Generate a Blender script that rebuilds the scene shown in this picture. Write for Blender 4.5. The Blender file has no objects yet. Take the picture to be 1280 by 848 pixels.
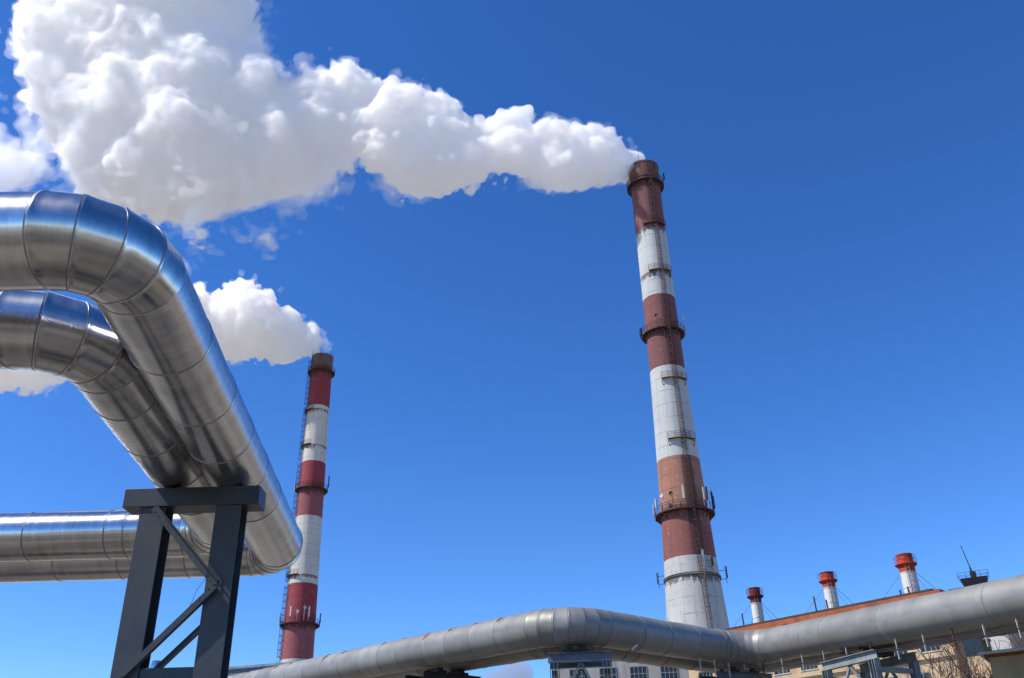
import bpy, bmesh, math, random
import numpy as np
from mathutils import Vector, Matrix, noise as mnoise
R = math.radians
S = bpy.context.scene
COL = S.collection
random.seed(7)

# ------------------------------------------------------------------ camera
UP = Vector((-57.0, 2060.0, -1141.0)).normalized()     # world up seen from the camera (x right, y up, z back)
FW = Vector((0, 0, -1)); FW = (FW - UP * FW.dot(UP)).normalized()
RT = FW.cross(UP)
cam = bpy.data.cameras.new('camera')
cam.sensor_width = 36.0
cam.lens = 1141.0 / 1280.0 * 36.0
cam.clip_start = 0.1
cam.clip_end = 20000
camo = bpy.data.objects.new('camera', cam)
COL.objects.link(camo)
camo.matrix_world = Matrix.Translation((0, 0, 1.7)) @ Matrix((RT, FW, UP)).to_4x4()
S.camera = camo

# ------------------------------------------------------------------ sky, sun, exposure
SUN_AZ, SUN_EL = R(-107), R(50)
w = bpy.data.worlds.new('World'); S.world = w; w.use_nodes = True
nt = w.node_tree
sky = nt.nodes.new('ShaderNodeTexSky'); sky.sky_type = 'NISHITA'; sky.sun_disc = False
sky.sun_elevation = SUN_EL; sky.sun_rotation = SUN_AZ
sky.altitude = 1500; sky.air_density = 1.0; sky.dust_density = 0.15; sky.ozone_density = 5.0
hs = nt.nodes.new('ShaderNodeHueSaturation'); hs.inputs['Saturation'].default_value = 1.17; hs.inputs['Hue'].default_value = .507
gm = nt.nodes.new('ShaderNodeGamma'); gm.inputs['Gamma'].default_value = 1.14
nt.links.new(sky.outputs[0], gm.inputs['Color']); nt.links.new(gm.outputs[0], hs.inputs['Color'])
nt.links.new(hs.outputs[0], nt.nodes['Background'].inputs[0])
nt.nodes['Background'].inputs[1].default_value = 0.134
sl = bpy.data.lights.new('sun', 'SUN'); sl.energy = 4.5; sl.angle = R(0.53); sl.color = (1.0, 0.93, 0.82)
so = bpy.data.objects.new('sun', sl); COL.objects.link(so)
sd = Vector((math.sin(SUN_AZ) * math.cos(SUN_EL), math.cos(SUN_AZ) * math.cos(SUN_EL), math.sin(SUN_EL)))
so.rotation_euler = sd.to_track_quat('Z', 'Y').to_euler()
so.location = (-60, 10, 80)
S.view_settings.view_transform = 'Standard'
S.view_settings.look = 'None'
S.view_settings.exposure = 0.35
S.view_settings.gamma = 1.0
cy = S.cycles
cy.max_bounces = 40; cy.diffuse_bounces = 4; cy.glossy_bounces = 5; cy.transmission_bounces = 4
cy.volume_bounces = 40; cy.transparent_max_bounces = 64
cy.use_denoising = True
cy.caustics_reflective = False; cy.caustics_refractive = False

# ------------------------------------------------------------------ helpers
def link(o, parent=None):
    COL.objects.link(o)
    if parent is not None:
        o.parent = parent
    return o

def tag(o, label=None, cat=None, group=None, kind=None):
    if label: o['label'] = label
    if cat: o['category'] = cat
    if group: o['group'] = group
    if kind: o['kind'] = kind
    return o

def thing(name, label, cat, loc=(0, 0, 0), rz=0.0, group=None):
    o = bpy.data.objects.new(name, None); COL.objects.link(o)
    o.location = loc; o.rotation_euler = (0, 0, rz); o.empty_display_size = 0.3
    return tag(o, label, cat, group)

class MB:
    """collects geometry for one mesh object"""
    def __init__(s):
        s.v = []; s.f = []; s.uv = []
    def add(s, vs, fs, uvs=None):
        b = len(s.v)
        s.v += [tuple(p) for p in vs]
        for i, f in enumerate(fs):
            s.f.append(tuple(b + k for k in f))
            s.uv.append(uvs[i] if uvs else [(0, 0)] * len(f))
        return s
    def box(s, c, size, M=None, bev=0.0):
        x, y, z = (q / 2 for q in size)
        vs = [Vector((sx * x, sy * y, sz * z)) for sx in (-1, 1) for sy in (-1, 1) for sz in (-1, 1)]
        if M is not None: vs = [M @ p for p in vs]
        vs = [p + Vector(c) for p in vs]
        fs = [(0, 1, 3, 2), (4, 6, 7, 5), (0, 4, 5, 1), (2, 3, 7, 6), (0, 2, 6, 4), (1, 5, 7, 3)]
        return s.add(vs, fs)
    def bar(s, a, b, wd, ht, up=(0, 0, 1)):
        a = Vector(a); b = Vector(b); d = b - a; L = d.length; d.normalize()
        upv = Vector(up)
        if abs(d.dot(upv)) > .98: upv = Vector((0, 1, 0))
        x = d.cross(upv).normalized(); z = x.cross(d)
        M = Matrix((x, d, z)).transposed()
        return s.box((a + b) / 2, (wd, L, ht), M)
    def tube(s, pts, r, n=8, closed=False, cap=True):
        pts = [Vector(p) for p in pts]; N = len(pts); rings = []
        rr = r if isinstance(r, (list, tuple)) else [r] * N
        t0 = None; x = None
        for i, p in enumerate(pts):
            if closed: d = pts[(i + 1) % N] - pts[i - 1]
            else: d = pts[min(i + 1, N - 1)] - pts[max(i - 1, 0)]
            d.normalize()
            if x is None:
                x = d.cross(Vector((0, 0, 1)))
                if x.length < .05: x = d.cross(Vector((0, 1, 0)))
            x = (x - d * x.dot(d)).normalized(); y = d.cross(x)
            rings.append([p + (x * math.cos(2 * math.pi * k / n) + y * math.sin(2 * math.pi * k / n)) * rr[i] for k in range(n)])
        vs = [q for g in rings for q in g]; fs = []
        for i in range(N if closed else N - 1):
            j = (i + 1) % N
            for k in range(n):
                k2 = (k + 1) % n
                fs.append((i * n + k, i * n + k2, j * n + k2, j * n + k))
        if cap and not closed:
            fs.append(tuple(range(n))[::-1]); fs.append(tuple((N - 1) * n + k for k in range(n)))
        return s.add(vs, fs)
    def lathe(s, prof, n=48, c=(0, 0, 0), a0=0, a1=2 * math.pi):
        full = abs(a1 - a0 - 2 * math.pi) < 1e-6
        m = n if full else n + 1
        vs = []; fs = []; uvs = []; acc = [0.0]
        for i in range(1, len(prof)): acc.append(acc[-1] + math.hypot(prof[i][0] - prof[i - 1][0], prof[i][1] - prof[i - 1][1]))
        for (r, z) in prof:
            for k in range(m):
                a = a0 + (a1 - a0) * k / n
                vs.append((c[0] + r * math.cos(a), c[1] + r * math.sin(a), c[2] + z))
        for i in range(len(prof) - 1):
            for k in range(n):
                k2 = (k + 1) % m
                fs.append((i * m + k, i * m + k2, (i + 1) * m + k2, (i + 1) * m + k))
                u0, u1 = k / n, (k + 1) / n
                uvs.append([(u0, acc[i]), (u1, acc[i]), (u1, acc[i + 1]), (u0, acc[i + 1])])
        return s.add(vs, fs, uvs)
    def mesh(s, name, smooth=None):
        me = bpy.data.meshes.new(name)
        me.from_pydata(s.v, [], s.f)
        uvl = me.uv_layers.new(name='UVMap')
        flat = [c for u in s.uv for p in u for c in p]
        if len(flat) == 2 * len(me.loops): uvl.data.foreach_set('uv', flat)
        if smooth is not None:
            me.polygons.foreach_set('use_smooth', [True] * len(me.polygons))
            me.set_sharp_from_angle(angle=smooth)
        me.update()
        return me
    def build(s, name, mat, parent=None, smooth=None):
        me = s.mesh(name, smooth)
        if mat: me.materials.append(mat)
        return link(bpy.data.objects.new(name, me), parent)

def bevel_mod(o, wdt=0.01, seg=2):
    m = o.modifiers.new('bevel', 'BEVEL'); m.width = wdt; m.segments = seg; m.limit_method = 'ANGLE'
    return o

# ------------------------------------------------------------------ materials
class NT:
    def __init__(s, name):
        s.m = bpy.data.materials.new(name); s.m.use_nodes = True
        s.t = s.m.node_tree; s.b = s.t.nodes['Principled BSDF']
    def n(s, typ, **kw):
        nd = s.t.nodes.new(typ)
        for k, v in kw.items():
            if hasattr(nd, k) and k not in nd.inputs: setattr(nd, k, v)
        return nd
    def set(s, nd, **kw):
        for k, v in kw.items():
            i = nd.inputs[k.replace('_', ' ')]
            if isinstance(v, bpy.types.NodeSocket): s.t.links.new(v, i)
            else: i.default_value = v
        return nd
    def l(s, a, b): s.t.links.new(a, b)
    def coord(s, what='Object', scale=(1, 1, 1)):
        tc = s.n('ShaderNodeTexCoord'); mp = s.n('ShaderNodeMapping'); mp.inputs['Scale'].default_value = scale
        s.l(tc.outputs[what], mp.inputs['Vector']); return mp.outputs[0]
    def noise(s, vec, scale, detail=4, rough=.55, dist=0.0):
        nd = s.n('ShaderNodeTexNoise')
        s.l(vec, nd.inputs['Vector'])
        s.set(nd, Scale=scale, Detail=detail, Roughness=rough, Distortion=dist); return nd.outputs['Fac']
    def ramp(s, fac, stops):
        nd = s.n('ShaderNodeValToRGB'); s.l(fac, nd.inputs[0])
        e = nd.color_ramp.elements
        while len(e) < len(stops): e.new(.5)
        for q, (p, c) in zip(e, stops):
            q.position = p; q.color = (c, c, c, 1) if isinstance(c, (int, float)) else (*c, 1)
        return nd.outputs[0]
    def math(s, op, a, b=0.0, c=None, clamp=False):
        nd = s.n('ShaderNodeMath'); nd.operation = op; nd.use_clamp = clamp
        for i, v in enumerate((a, b) if c is None else (a, b, c)):
            if isinstance(v, bpy.types.NodeSocket): s.l(v, nd.inputs[i])
            else: nd.inputs[i].default_value = v
        return nd.outputs[0]
    def mix(s, fac, a, b, blend='MIX'):
        nd = s.n('ShaderNodeMix'); nd.data_type = 'RGBA'; nd.blend_type = blend
        for k, v in ((0, fac), (6, a), (7, b)):
            if isinstance(v, bpy.types.NodeSocket): s.l(v, nd.inputs[k])
            elif k == 0: nd.inputs[0].default_value = v
            else: nd.inputs[k].default_value = (*v, 1)
        return nd.outputs[2]
    def bump(s, h, strength=.3, dist=.02):
        nd = s.n('ShaderNodeBump'); s.l(h, nd.inputs['Height'])
        s.set(nd, Strength=strength, Distance=dist)
        s.l(nd.outputs[0], s.b.inputs['Normal'])
    def P(s, **kw):
        s.set(s.b, **kw); return s.m

def rgb(h):  # plain linear triple
    return tuple(h)

def mat_plain(name, col, rough=.6, metal=0.0, var=.25, scale=3.0, bump=0.0):
    k = NT(name); v = k.coord('Object')
    nz = k.noise(v, scale, 5, .6)
    f = k.ramp(nz, [(.3, 1 - var), (.7, 1 + var * .4)])
    k.P(Base_Color=k.mix(1.0, col, f, 'MULTIPLY'), Roughness=rough, Metallic=metal)
    if bump: k.bump(k.noise(v, scale * 6, 5), bump, .02)
    return k.m

def mat_clad():
    k = NT('bright_steel_cladding')
    uv = k.coord('UV')
    info = k.n('ShaderNodeObjectInfo')
    br = k.coord('UV', (160, 1.1, 1))      # scratches run round the pipe
    fine = k.noise(br, 1.0, 3, .6)
    smear = k.noise(k.coord('UV', (3.0, .8, 1)), 1.3, 5, .65, .6)
    blot = k.noise(k.coord('Object'), 1.1, 4, .6)
    col = k.ramp(smear, [(.25, (.46, .455, .44)), (.55, (.60, .60, .60)), (.8, (.70, .70, .70))])
    col = k.mix(k.ramp(fine, [(.35, .22), (.6, 0.0)]), col, (.40, .39, .38))
    sheet = k.math('MULTIPLY_ADD', info.outputs['Random'], .18, .88)
    cc = k.n('ShaderNodeCombineColor')
    for i in range(3): k.l(sheet, cc.inputs[i])
    col = k.mix(1.0, col, cc.outputs[0], 'MULTIPLY')
    dirt = k.ramp(k.noise(k.coord('UV', (6, 1.5, 1)), 1.0, 6, .7), [(.55, 0.0), (.76, .5)])
    col = k.mix(dirt, col, (.30, .27, .23))
    rg = k.math('MULTIPLY_ADD', smear, .17, .135)
    rg = k.math('MULTIPLY_ADD', blot, .06, rg)
    tn = k.n('ShaderNodeTangent'); tn.direction_type = 'UV_MAP'; tn.uv_map = 'UVMap'
    k.P(Base_Color=col, Metallic=1.0, Roughness=rg, Anisotropic=.55, Tangent=tn.outputs[0])
    k.bump(fine, .11, .003)
    return k.m

def mat_grey_clad():
    k = NT('dull_galvanised_cladding')
    info = k.n('ShaderNodeObjectInfo')
    sm = k.noise(k.coord('UV', (1.6, .5, 1)), 1.2, 5, .65, .4)
    streak = k.noise(k.coord('UV', (14, .35, 1)), 1.0, 4, .6)
    col = k.ramp(sm, [(.25, (.20, .20, .185)), (.6, (.275, .272, .25)), (.85, (.35, .345, .315))])
    col = k.mix(k.ramp(streak, [(.45, 0.0), (.8, .4)]), col, (.25, .25, .24))
    sheet = k.math('MULTIPLY_ADD', info.outputs['Random'], .34, .80)
    cc = k.n('ShaderNodeCombineColor')
    for i in range(3): k.l(sheet, cc.inputs[i])
    col = k.mix(1.0, col, cc.outputs[0], 'MULTIPLY')
    k.P(Base_Color=col, Metallic=.25, Roughness=k.math('MULTIPLY_ADD', sm, .25, .36))
    k.bump(k.noise(k.coord('Object'), 5, 4), .08, .03)
    return k.m

def mat_shaft(name, col, stain, drips=(), flake=(.5, .48, .45), flake_amt=.25, soot=0.0, topz=None, lad=None):
    """painted concrete shaft: pour joints, blotches, runs under the galleries"""
    k = NT(name); o = k.coord('Object')
    sep = k.n('ShaderNodeSeparateXYZ'); k.l(o, sep.inputs[0])
    z = sep.outputs['Z']
    big = k.noise(k.coord('Object', (.25, .25, .09)), 1.0, 5, .6)
    c = k.mix(k.ramp(big, [(.35, 0.0), (.75, .65)]), col, stain)
    run = k.noise(k.coord('Object', (1.5, 1.5, .03)), 1.0, 4, .6)
    c = k.mix(k.ramp(run, [(.5, 0.0), (.78, .5)]), c, tuple(q * .55 for q in stain))
    # pour joints every 2.4 m, each lift a little different
    lift = k.math('FLOOR', k.math('DIVIDE', z, 2.4))
    wn = k.n('ShaderNodeTexWhiteNoise'); wn.noise_dimensions = '1D'; k.l(lift, wn.inputs['W'])
    c = k.mix(k.math('MULTIPLY', wn.outputs['Value'], .22), c, tuple(q * .6 for q in col))
    fr = k.math('FRACT', k.math('DIVIDE', z, 2.4))
    jn = k.math('LESS_THAN', k.math('ABSOLUTE', k.math('SUBTRACT', fr, .5)), .035)
    jn = k.math('MULTIPLY', jn, k.ramp(k.noise(o, .5, 4), [(.4, 0.0), (.6, .5)]))
    c = k.mix(jn, c, tuple(q * .35 for q in stain))
    # peeling
    fl = k.ramp(k.noise(k.coord('Object', (1, 1, .6)), 1.6, 8, .72), [(.58, 0.0), (.64, flake_amt)])
    c = k.mix(fl, c, flake)
    if drips:
        acc = None
        dn = k.noise(k.coord('Object', (2.2, 2.2, .05)), 1.0, 3, .6)
        for (zd, ln) in drips:
            t = k.math('DIVIDE', k.math('SUBTRACT', zd, z), ln)       # 0 at the gallery, 1 at the end of the runs
            a = k.math('GREATER_THAN', t, 0.0)
            b = k.math('LESS_THAN', t, k.math('MULTIPLY_ADD', dn, 2.2, -.75))
            q = k.math('MULTIPLY', a, b)
            acc = q if acc is None else k.math('MAXIMUM', acc, q)
        c = k.mix(k.math('MULTIPLY', acc, .75), c, (.055, .03, .028))
    if lad is not None:
        nv = k.n('ShaderNodeVectorMath'); nv.operation = 'MULTIPLY'; k.l(o, nv.inputs[0]); nv.inputs[1].default_value = (1, 1, 0)
        nn_ = k.n('ShaderNodeVectorMath'); nn_.operation = 'NORMALIZE'; k.l(nv.outputs[0], nn_.inputs[0])
        dt = k.n('ShaderNodeVectorMath'); dt.operation = 'DOT_PRODUCT'; k.l(nn_.outputs[0], dt.inputs[0]); dt.inputs[1].default_value = (math.cos(lad), math.sin(lad), 0)
        q = k.math('MULTIPLY_ADD', run, .05, dt.outputs['Value'])
        q = k.ramp(q, [(.985, 0.0), (1.0, .72)])
        c = k.mix(q, c, (.06, .03, .028))
    if soot and topz:
        t = k.math('DIVIDE', k.math('SUBTRACT', z, topz - soot), soot, clamp=True)
        t = k.math('MULTIPLY', t, k.math('MULTIPLY_ADD', run, 1.2, .2), clamp=True)
        c = k.mix(t, c, (.035, .028, .024))
    k.P(Base_Color=c, Roughness=.85)
    k.bump(k.noise(k.coord('Object', (1, 1, .5)), 2.5, 6, .65), .25, .06)
    return k.m

M = {}
M['clad'] = mat_clad()
M['grey'] = mat_grey_clad()
M['bead'] = mat_plain('seam_band_steel', (.42, .42, .41), .4, .9, .3, 8)
M['joint'] = mat_plain('sheet_joint_steel', (.30, .29, .28), .5, .85, .4, 6)
M['seam'] = mat_plain('grimy_seam', (.19, .175, .16), .7, .3, .5, 5)
M['rust'] = mat_plain('rust', (.22, .07, .02), .85, 0, .5, 9)
def mat_frame():
    k = NT('slate_blue_steel_paint'); o = k.coord('Object')
    n1 = k.noise(o, 1.8, 6, .65); n2 = k.noise(k.coord('Object', (9, 9, .7)), 1.0, 4, .6); n3 = k.noise(o, 14, 5, .7)
    c = k.ramp(n1, [(.3, (.032, .041, .049)), (.7, (.054, .068, .079))])
    c = k.mix(k.ramp(n2, [(.55, 0.0), (.8, .45)]), c, (.07, .074, .072))
    c = k.mix(k.ramp(n3, [(.66, 0.0), (.72, .7)]), c, (.075, .04, .025))
    k.P(Base_Color=c, Roughness=k.math('MULTIPLY_ADD', n1, .2, .35)); k.bump(n3, .06, .01)
    return k.m
M['frame'] = mat_frame()
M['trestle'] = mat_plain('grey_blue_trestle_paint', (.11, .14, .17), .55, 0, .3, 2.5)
M['trestle_lit'] = mat_plain('sunlit_trestle_paint', (.24, .27, .28), .6, 0, .4, 3)  # paler copy of the trestle colour, with sunlight put into it
M['dark'] = mat_plain('dark_weathered_steel', (.035, .03, .03), .7, .2, .4, 4)
M['rail'] = mat_plain('rusty_red_steel', (.075, .03, .028), .8, .1, .4, 3)
M['ladder1'] = mat_plain('weathered_ladder_steel', (.12, .085, .07), .8, .2, .5, .4)
M['antenna'] = mat_plain('pale_antenna_plastic', (.45, .47, .46), .5, 0, .2, 2)
M['wire'] = mat_plain('dark_cable', (.03, .03, .035), .6, .2, .1, 2)
M['hanger'] = mat_plain('pale_hanger_paint', (.62, .60, .56), .6, 0, .3, 6)
M['flash'] = mat_plain('pale_blue_sheet_flashing', (.45, .52, .58), .4, .3, .2, 3)
M['glass'] = (lambda k: k.P(Base_Color=(.02, .025, .03, 1), Roughness=.12, Specular_IOR_Level=.35))(NT('dark_window_glass'))
M['winframe'] = mat_plain('grey_window_frame', (.22, .23, .23), .6, 0, .2, 4)

# ------------------------------------------------------------------ ground
def mat_ground():
    k = NT('dry_yard_ground'); o = k.coord('Object')
    a = k.noise(o, .05, 6, .6); b = k.noise(o, .6, 6, .65)
    c = k.ramp(a, [(.34, (.22, .19, .15)), (.5, (.34, .30, .24)), (.70, (.44, .40, .33))])
    c = k.mix(k.ramp(b, [(.4, 0.0), (.7, .6)]), c, (.22, .19, .14))
    tr = k.ramp(k.noise(k.coord('Object', (.12, .02, 1)), 1.0, 4, .6), [(.5, 0.0), (.7, .5)])
    c = k.mix(tr, c, (.12, .12, .11))
    k.P(Base_Color=c, Roughness=.95); k.bump(b, .4, .1)
    return k.m
g = MB(); NG = 40; ext = 6000.0
gv = []
for i in range(NG + 1):
    for j in range(NG + 1):
        x = ((i / NG) * 2 - 1); y = ((j / NG) * 2 - 1)
        gv.append((ext * x * abs(x), ext * y * abs(y), 0.0))
gf = [(i * (NG + 1) + j, (i + 1) * (NG + 1) + j, (i + 1) * (NG + 1) + j + 1, i * (NG + 1) + j + 1) for i in range(NG) for j in range(NG)]
g.add(gv, gf)
tag(g.build('ground', mat_ground()), kind='structure')

def mat_reflected_yard():
    k = NT('added_dark_yard'); o = k.coord('Object')
    a = k.noise(o, .16, 6, .62, .4); b = k.noise(o, 1.4, 6, .65)
    c = k.ramp(a, [(.36, (.042, .037, .03)), (.5, (.12, .105, .082)), (.6, (.25, .22, .17)), (.72, (.36, .325, .26))])
    c = k.mix(k.ramp(b, [(.4, 0.0), (.7, .5)]), c, (.06, .055, .05))
    k.P(Base_Color=c, Roughness=.9); k.bump(b, .4, .05)
    return k.m
yd = MB(); NY = 24; yv = []  # dark ground out of view, added for the bright pipes to reflect
for i in range(NY + 1):
    a = 2 * math.pi * i / NY; rr_ = 30 + 7 * math.sin(3 * a + 1) + 4 * math.sin(7 * a)
    yv.append((-4 + rr_ * 1.5 * math.cos(a), 10 + rr_ * math.sin(a), .004))
yd.add(yv[:-1], [tuple(range(NY))])
tag(yd.build('reflected_dark_yard', mat_reflected_yard()), kind='structure')

# ------------------------------------------------------------------ pipes
def path_stations(corners, rad, gores, first, pitch, jit, rng, cuts=None):
    """stations (point, tangent) along a polyline with mitred bends; returns list and gore flags"""
    P = [Vector(c) for c in corners]
    st = []
    start = P[0]
    for i in range(1, len(P)):
        d = (P[i] - P[i - 1]).normalized()
        last = i == len(P) - 1
        if not last:
            e = (P[i + 1] - P[i]).normalized()
            ang = d.angle(e); T = rad * math.tan(ang / 2)
            end = P[i] - d * T
        else:
            end = P[i]
        L = (end - start).length
        if cuts and cuts.get(i) is not None:
            ss = [q for q in cuts[i] if 0.15 < q < L - .15]
        else:
            n = max(1, round(L / pitch)); ss = [L * q / n + rng.uniform(-jit, jit) for q in range(1, n)]
        if i == 1: st.append((start, d))
        for q in ss: st.append((start + d * q, d))
        st.append((end, d))
        if not last:
            c = end + ((e - d * e.dot(d)).normalized()) * rad
            nrm = (end - c).normalized()
            for gq in range(1, gores + 1):
                a = ang * gq / gores
                st.append((c + (nrm * math.cos(a) + d * math.sin(a)) * rad, (d * math.cos(a) - nrm * math.sin(a)).normalized()))
            start = st[-1][0]
    return st

def clad_pipe(root, st, r, mat, n=96, seed=0, lip=.006, dent=.003, base=(0, 0, 0), rings=6, seam=1):
    base = Vector(base); acc = 0.0; out = []
    Z = Vector((0, 0, 1))
    for i in range(len(st) - 1):
        (a, ta), (b, tb) = st[i], st[i + 1]
        L = (b - a).length
        ax = (b - a).normalized()
        # stretch of the mitred (oblique) end rings so each gore stays round
        prof = [(-.012, lip - .012), (-.012, lip), (.004, lip), (.010, lip + .005), (.020, lip + .005), (.026, lip), (.075, lip * .6)]
        ts = [p for p, _ in prof]; rs = [q for _, q in prof]
        for k in range(1, rings + 1):
            t = .075 + (L - .075) * k / rings; ts.append(t); rs.append(lip * .6 * (1 - k / rings))
        ts.append(L + .004); rs.append(-.004)
        vs = []; uvw = []
        for t, dr in zip(ts, rs):
            q = min(max(t / L, 0), 1)
            tg = ta.lerp(tb, q).normalized()
            side = tg.cross(Z).normalized(); u = side.cross(tg)
            c = a + ax * t
            st_f = 1.0 / max(.85, abs(tg.dot(ax)))
            for k in range(n):
                th = 2 * math.pi * k / n
                rr = r + dr
                dirv = side * (math.cos(th) * st_f) + u * math.sin(th)
                p = c + dirv * rr
                if dent and 0.0 < t < L:
                    nv = mnoise.noise(Vector((p.x * 1.4 + seed * 9.1, p.y * 1.4, p.z * 1.4 + i * 3.7)))
                    p = p + dirv * (nv * dent * math.sin(math.pi * q) * 2)
                vs.append(p - base); uvw.append((acc + t, th * r))
        fs = []; uvs = []
        for j in range(len(ts) - 1):
            for k in range(n):
                k2 = (k + 1) % n
                fs.append((j * n + k, j * n + k2, (j + 1) * n + k2, (j + 1) * n + k))
                v0 = 2 * math.pi * r * k / n; v1 = 2 * math.pi * r * (k + 1) / n
                uvs.append([(acc + ts[j], v0), (acc + ts[j], v1), (acc + ts[j + 1], v1), (acc + ts[j + 1], v0)])
        mb = MB().add(vs, fs, uvs)
        mb.f = [f[::-1] for f in mb.f]; mb.uv = [q[::-1] for q in mb.uv]
        o = mb.build('cladding_sheet', mat, root, smooth=R(35))
        o.data.materials.append(M['seam'] if mat is M['grey'] else M['joint'])
        mi = np.zeros(len(o.data.polygons), np.int32); mi[n:(1 + seam) * n] = 1
        o.data.polygons.foreach_set('material_index', mi)
        out.append(o)
        acc += L
    return out

rg = random.Random(3)
ZL = 7.7
t1 = thing('heating_pipe', 'bright steel clad pipe on the outside of the loop, its bend highest on the left', 'pipe', (-4.9, 14.5, 0))
stA = path_stations([(-13, 8.285, ZL), (-4.36, 8.285, ZL), (-5.40, 20.5, ZL), (-22, 20.5, ZL)], .68, 4, 0, 1.5, .08, rg,
                    {1: [1.0, 2.4, 3.9, 5.3, 6.7, 7.25], 2: [1.55, 3.2, 4.7, 6.2, 7.7]})
clad_pipe(t1, stA, .545, M['clad'], seed=1, dent=.005, base=(-4.9, 14.5, 0))
t2 = thing('heating_pipe', 'bright steel clad pipe nested inside the loop, lower bend under the top one', 'pipe', (-6, 14.5, 0))
stB = path_stations([(-14, 10.2, ZL), (-5.55, 10.2, ZL), (-6.25, 18.97, ZL), (-22, 18.97, ZL)], .84, 4, 0, 1.5, .08, rg,
                    {1: [1.5, 3.0, 4.5, 6.0, 7.0], 2: [.9, 2.3, 3.8, 5.2], 3: [1.2, 1.6, 3.3, 4.8]})
clad_pipe(t2, stB, .515, M['clad'], seed=2, dent=.005, base=(-6, 14.5, 0))

# grey pair of pipes along the yard, with a Z bend
G0 = Vector((-12.5, 39.0, 7.38)); G1 = Vector((1.22, 23.60, 6.54)); G2 = Vector((6.80, 29.0, 6.70)); G3 = Vector((12.95, 15.6, 5.78))
GR = .47

def offset_line(pts, d):
    """polyline moved sideways (to the far side) by d"""
    out = []
    for i, p in enumerate(pts):
        ns = []
        for a, b in ((i - 1, i), (i, i + 1)):
            if 0 <= a and b < len(pts):
                q = pts[b] - pts[a]; ns.append(Vector((-q.y, q.x, 0)).normalized())
        m = sum(ns, Vector()).normalized()
        out.append(p + m * (d / max(.3, m.dot(ns[0]))))
    return out

stG = path_stations([G0, G1, G2, G3], 1.1, 6, 0, 1.15, .12, rg, {3: [1.5, 2.3, 4.4, 7.6, 10.6]})
t3 = thing('heating_pipe', 'dull grey clad pipe with rust spots crossing the bottom, the nearer of the grey pair', 'pipe', G1)
sheetsG = clad_pipe(t3, stG, GR, M['grey'], seed=3, n=64, base=G1, dent=.008, lip=.006, seam=1)
G_far = [p + Vector((0, 0, .02)) for p in offset_line([G0, G1, G2, G3], 1.2)]
stH = path_stations(G_far, 1.1, 5, 0, 1.3, .12, rg)
t4 = thing('heating_pipe', 'dull grey clad pipe in shade just behind and below the nearer grey one', 'pipe', G1)
clad_pipe(t4, stH, GR, M['grey'], seed=4, n=48, base=G1, dent=.008, lip=.006, seam=1)
# rust flakes at the sheet seams of the left run: thin scabs lying on the cladding
def on_pipe(st, s, th, r, out=0.0):
    acc = 0
    for (a, ta), (b, tb) in zip(st[:-1], st[1:]):
        L = (b - a).length
        if s <= acc + L or b is st[-1][0]:
            ax = (b - a).normalized(); side = ax.cross(Vector((0, 0, 1))).normalized(); u = side.cross(ax)
            dv = side * math.cos(th) + u * math.sin(th)
            return a + ax * (s - acc) + dv * (r + out), ax, dv
        acc += L
def seam_pos(st, i):
    return sum((st[k + 1][0] - st[k][0]).length for k in range(i))
nseg = max(k for k, (p, t_) in enumerate(stG) if (t_ - stG[0][1]).length < 1e-4)
for q, (bk, th0, ln) in enumerate(((1, .95, .45), (2, 1.05, .25), (3, .9, .3), (4, .85, .75), (5, 1.15, .2), (6, 1.0, .35), (8, 1.02, .5), (9, .8, .75), (9, 1.12, .3), (11, 1.0, .35), (12, .9, .5), (14, 1.05, .3))):
    if nseg - bk < 1: continue
    s0 = seam_pos(stG, nseg - bk); mb = MB(); vs = []
    N = 16
    for k in range(N + 1):
        th = th0 + ln * (k / N - .5)
        ww = (.035 + .075 * mnoise.noise(Vector((q * 3.1, k * .55, 0))) + .05 * rg.random()) * math.sin(math.pi * (k + .3) / (N + .6)) + .006
        p, ax, dv = on_pipe(stG, s0 + .02, th, GR, .017)
        w2 = max(.008, ww * 1.7)
        vs += [tuple(p - ax * .012 - G1), tuple(p + ax * w2 - G1 - dv * .005)]
    mb.add(vs, [(2 * k, 2 * k + 1, 2 * k + 3, 2 * k + 2) for k in range(N)])
    o = mb.build('rust_patch', M['rust'], t3)

# ------------------------------------------------------------------ portal frame under the bright loop
YF = 14.8
fr = thing('pipe_support_frame', 'slate blue steel portal frame carrying the two bright pipes', 'support frame', (-5.5, YF, 0))
def fbox(name, x0, x1, y0, y1, z0, z1, mat=M['frame'], bev=.008):
    o = MB().box(((x0 + x1) / 2 + 5.5, (y0 + y1) / 2, (z0 + z1) / 2), (x1 - x0, y1 - y0, z1 - z0)).build(name, mat, fr)
    return bevel_mod(o, bev)
fbox('crossbeam', -6.66, -4.36, -.03, .40, 6.84, 7.165)
def channel(name, x0, x1, z0, z1, dep=.36, th=.022):
    """wide flange column: one flange faces the camera, the web runs back to the other"""
    mb = MB(); cx_ = (x0 + x1) / 2 + 5.5; zc = (z0 + z1) / 2; h = z1 - z0
    mb.box((cx_, th / 2, zc), (x1 - x0, th, h))
    mb.box((cx_, dep + th, zc), (x1 - x0, th, h))
    mb.box((cx_ - .08, dep / 2 + th * .75, zc), (th, dep - th * .5 - .002, h))
    return bevel_mod(mb.build(name, M['frame'], fr), .004)
channel('leg', -6.36, -5.93, 0, 6.838)
channel('leg', -5.08, -4.65, 0, 6.838)
fbox('lower_beam', -5.928, -5.082, .03, .22, 3.96, 4.24)
fbox('lower_beam', -5.928, -5.082, .03, .22, 1.2, 1.48)
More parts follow.
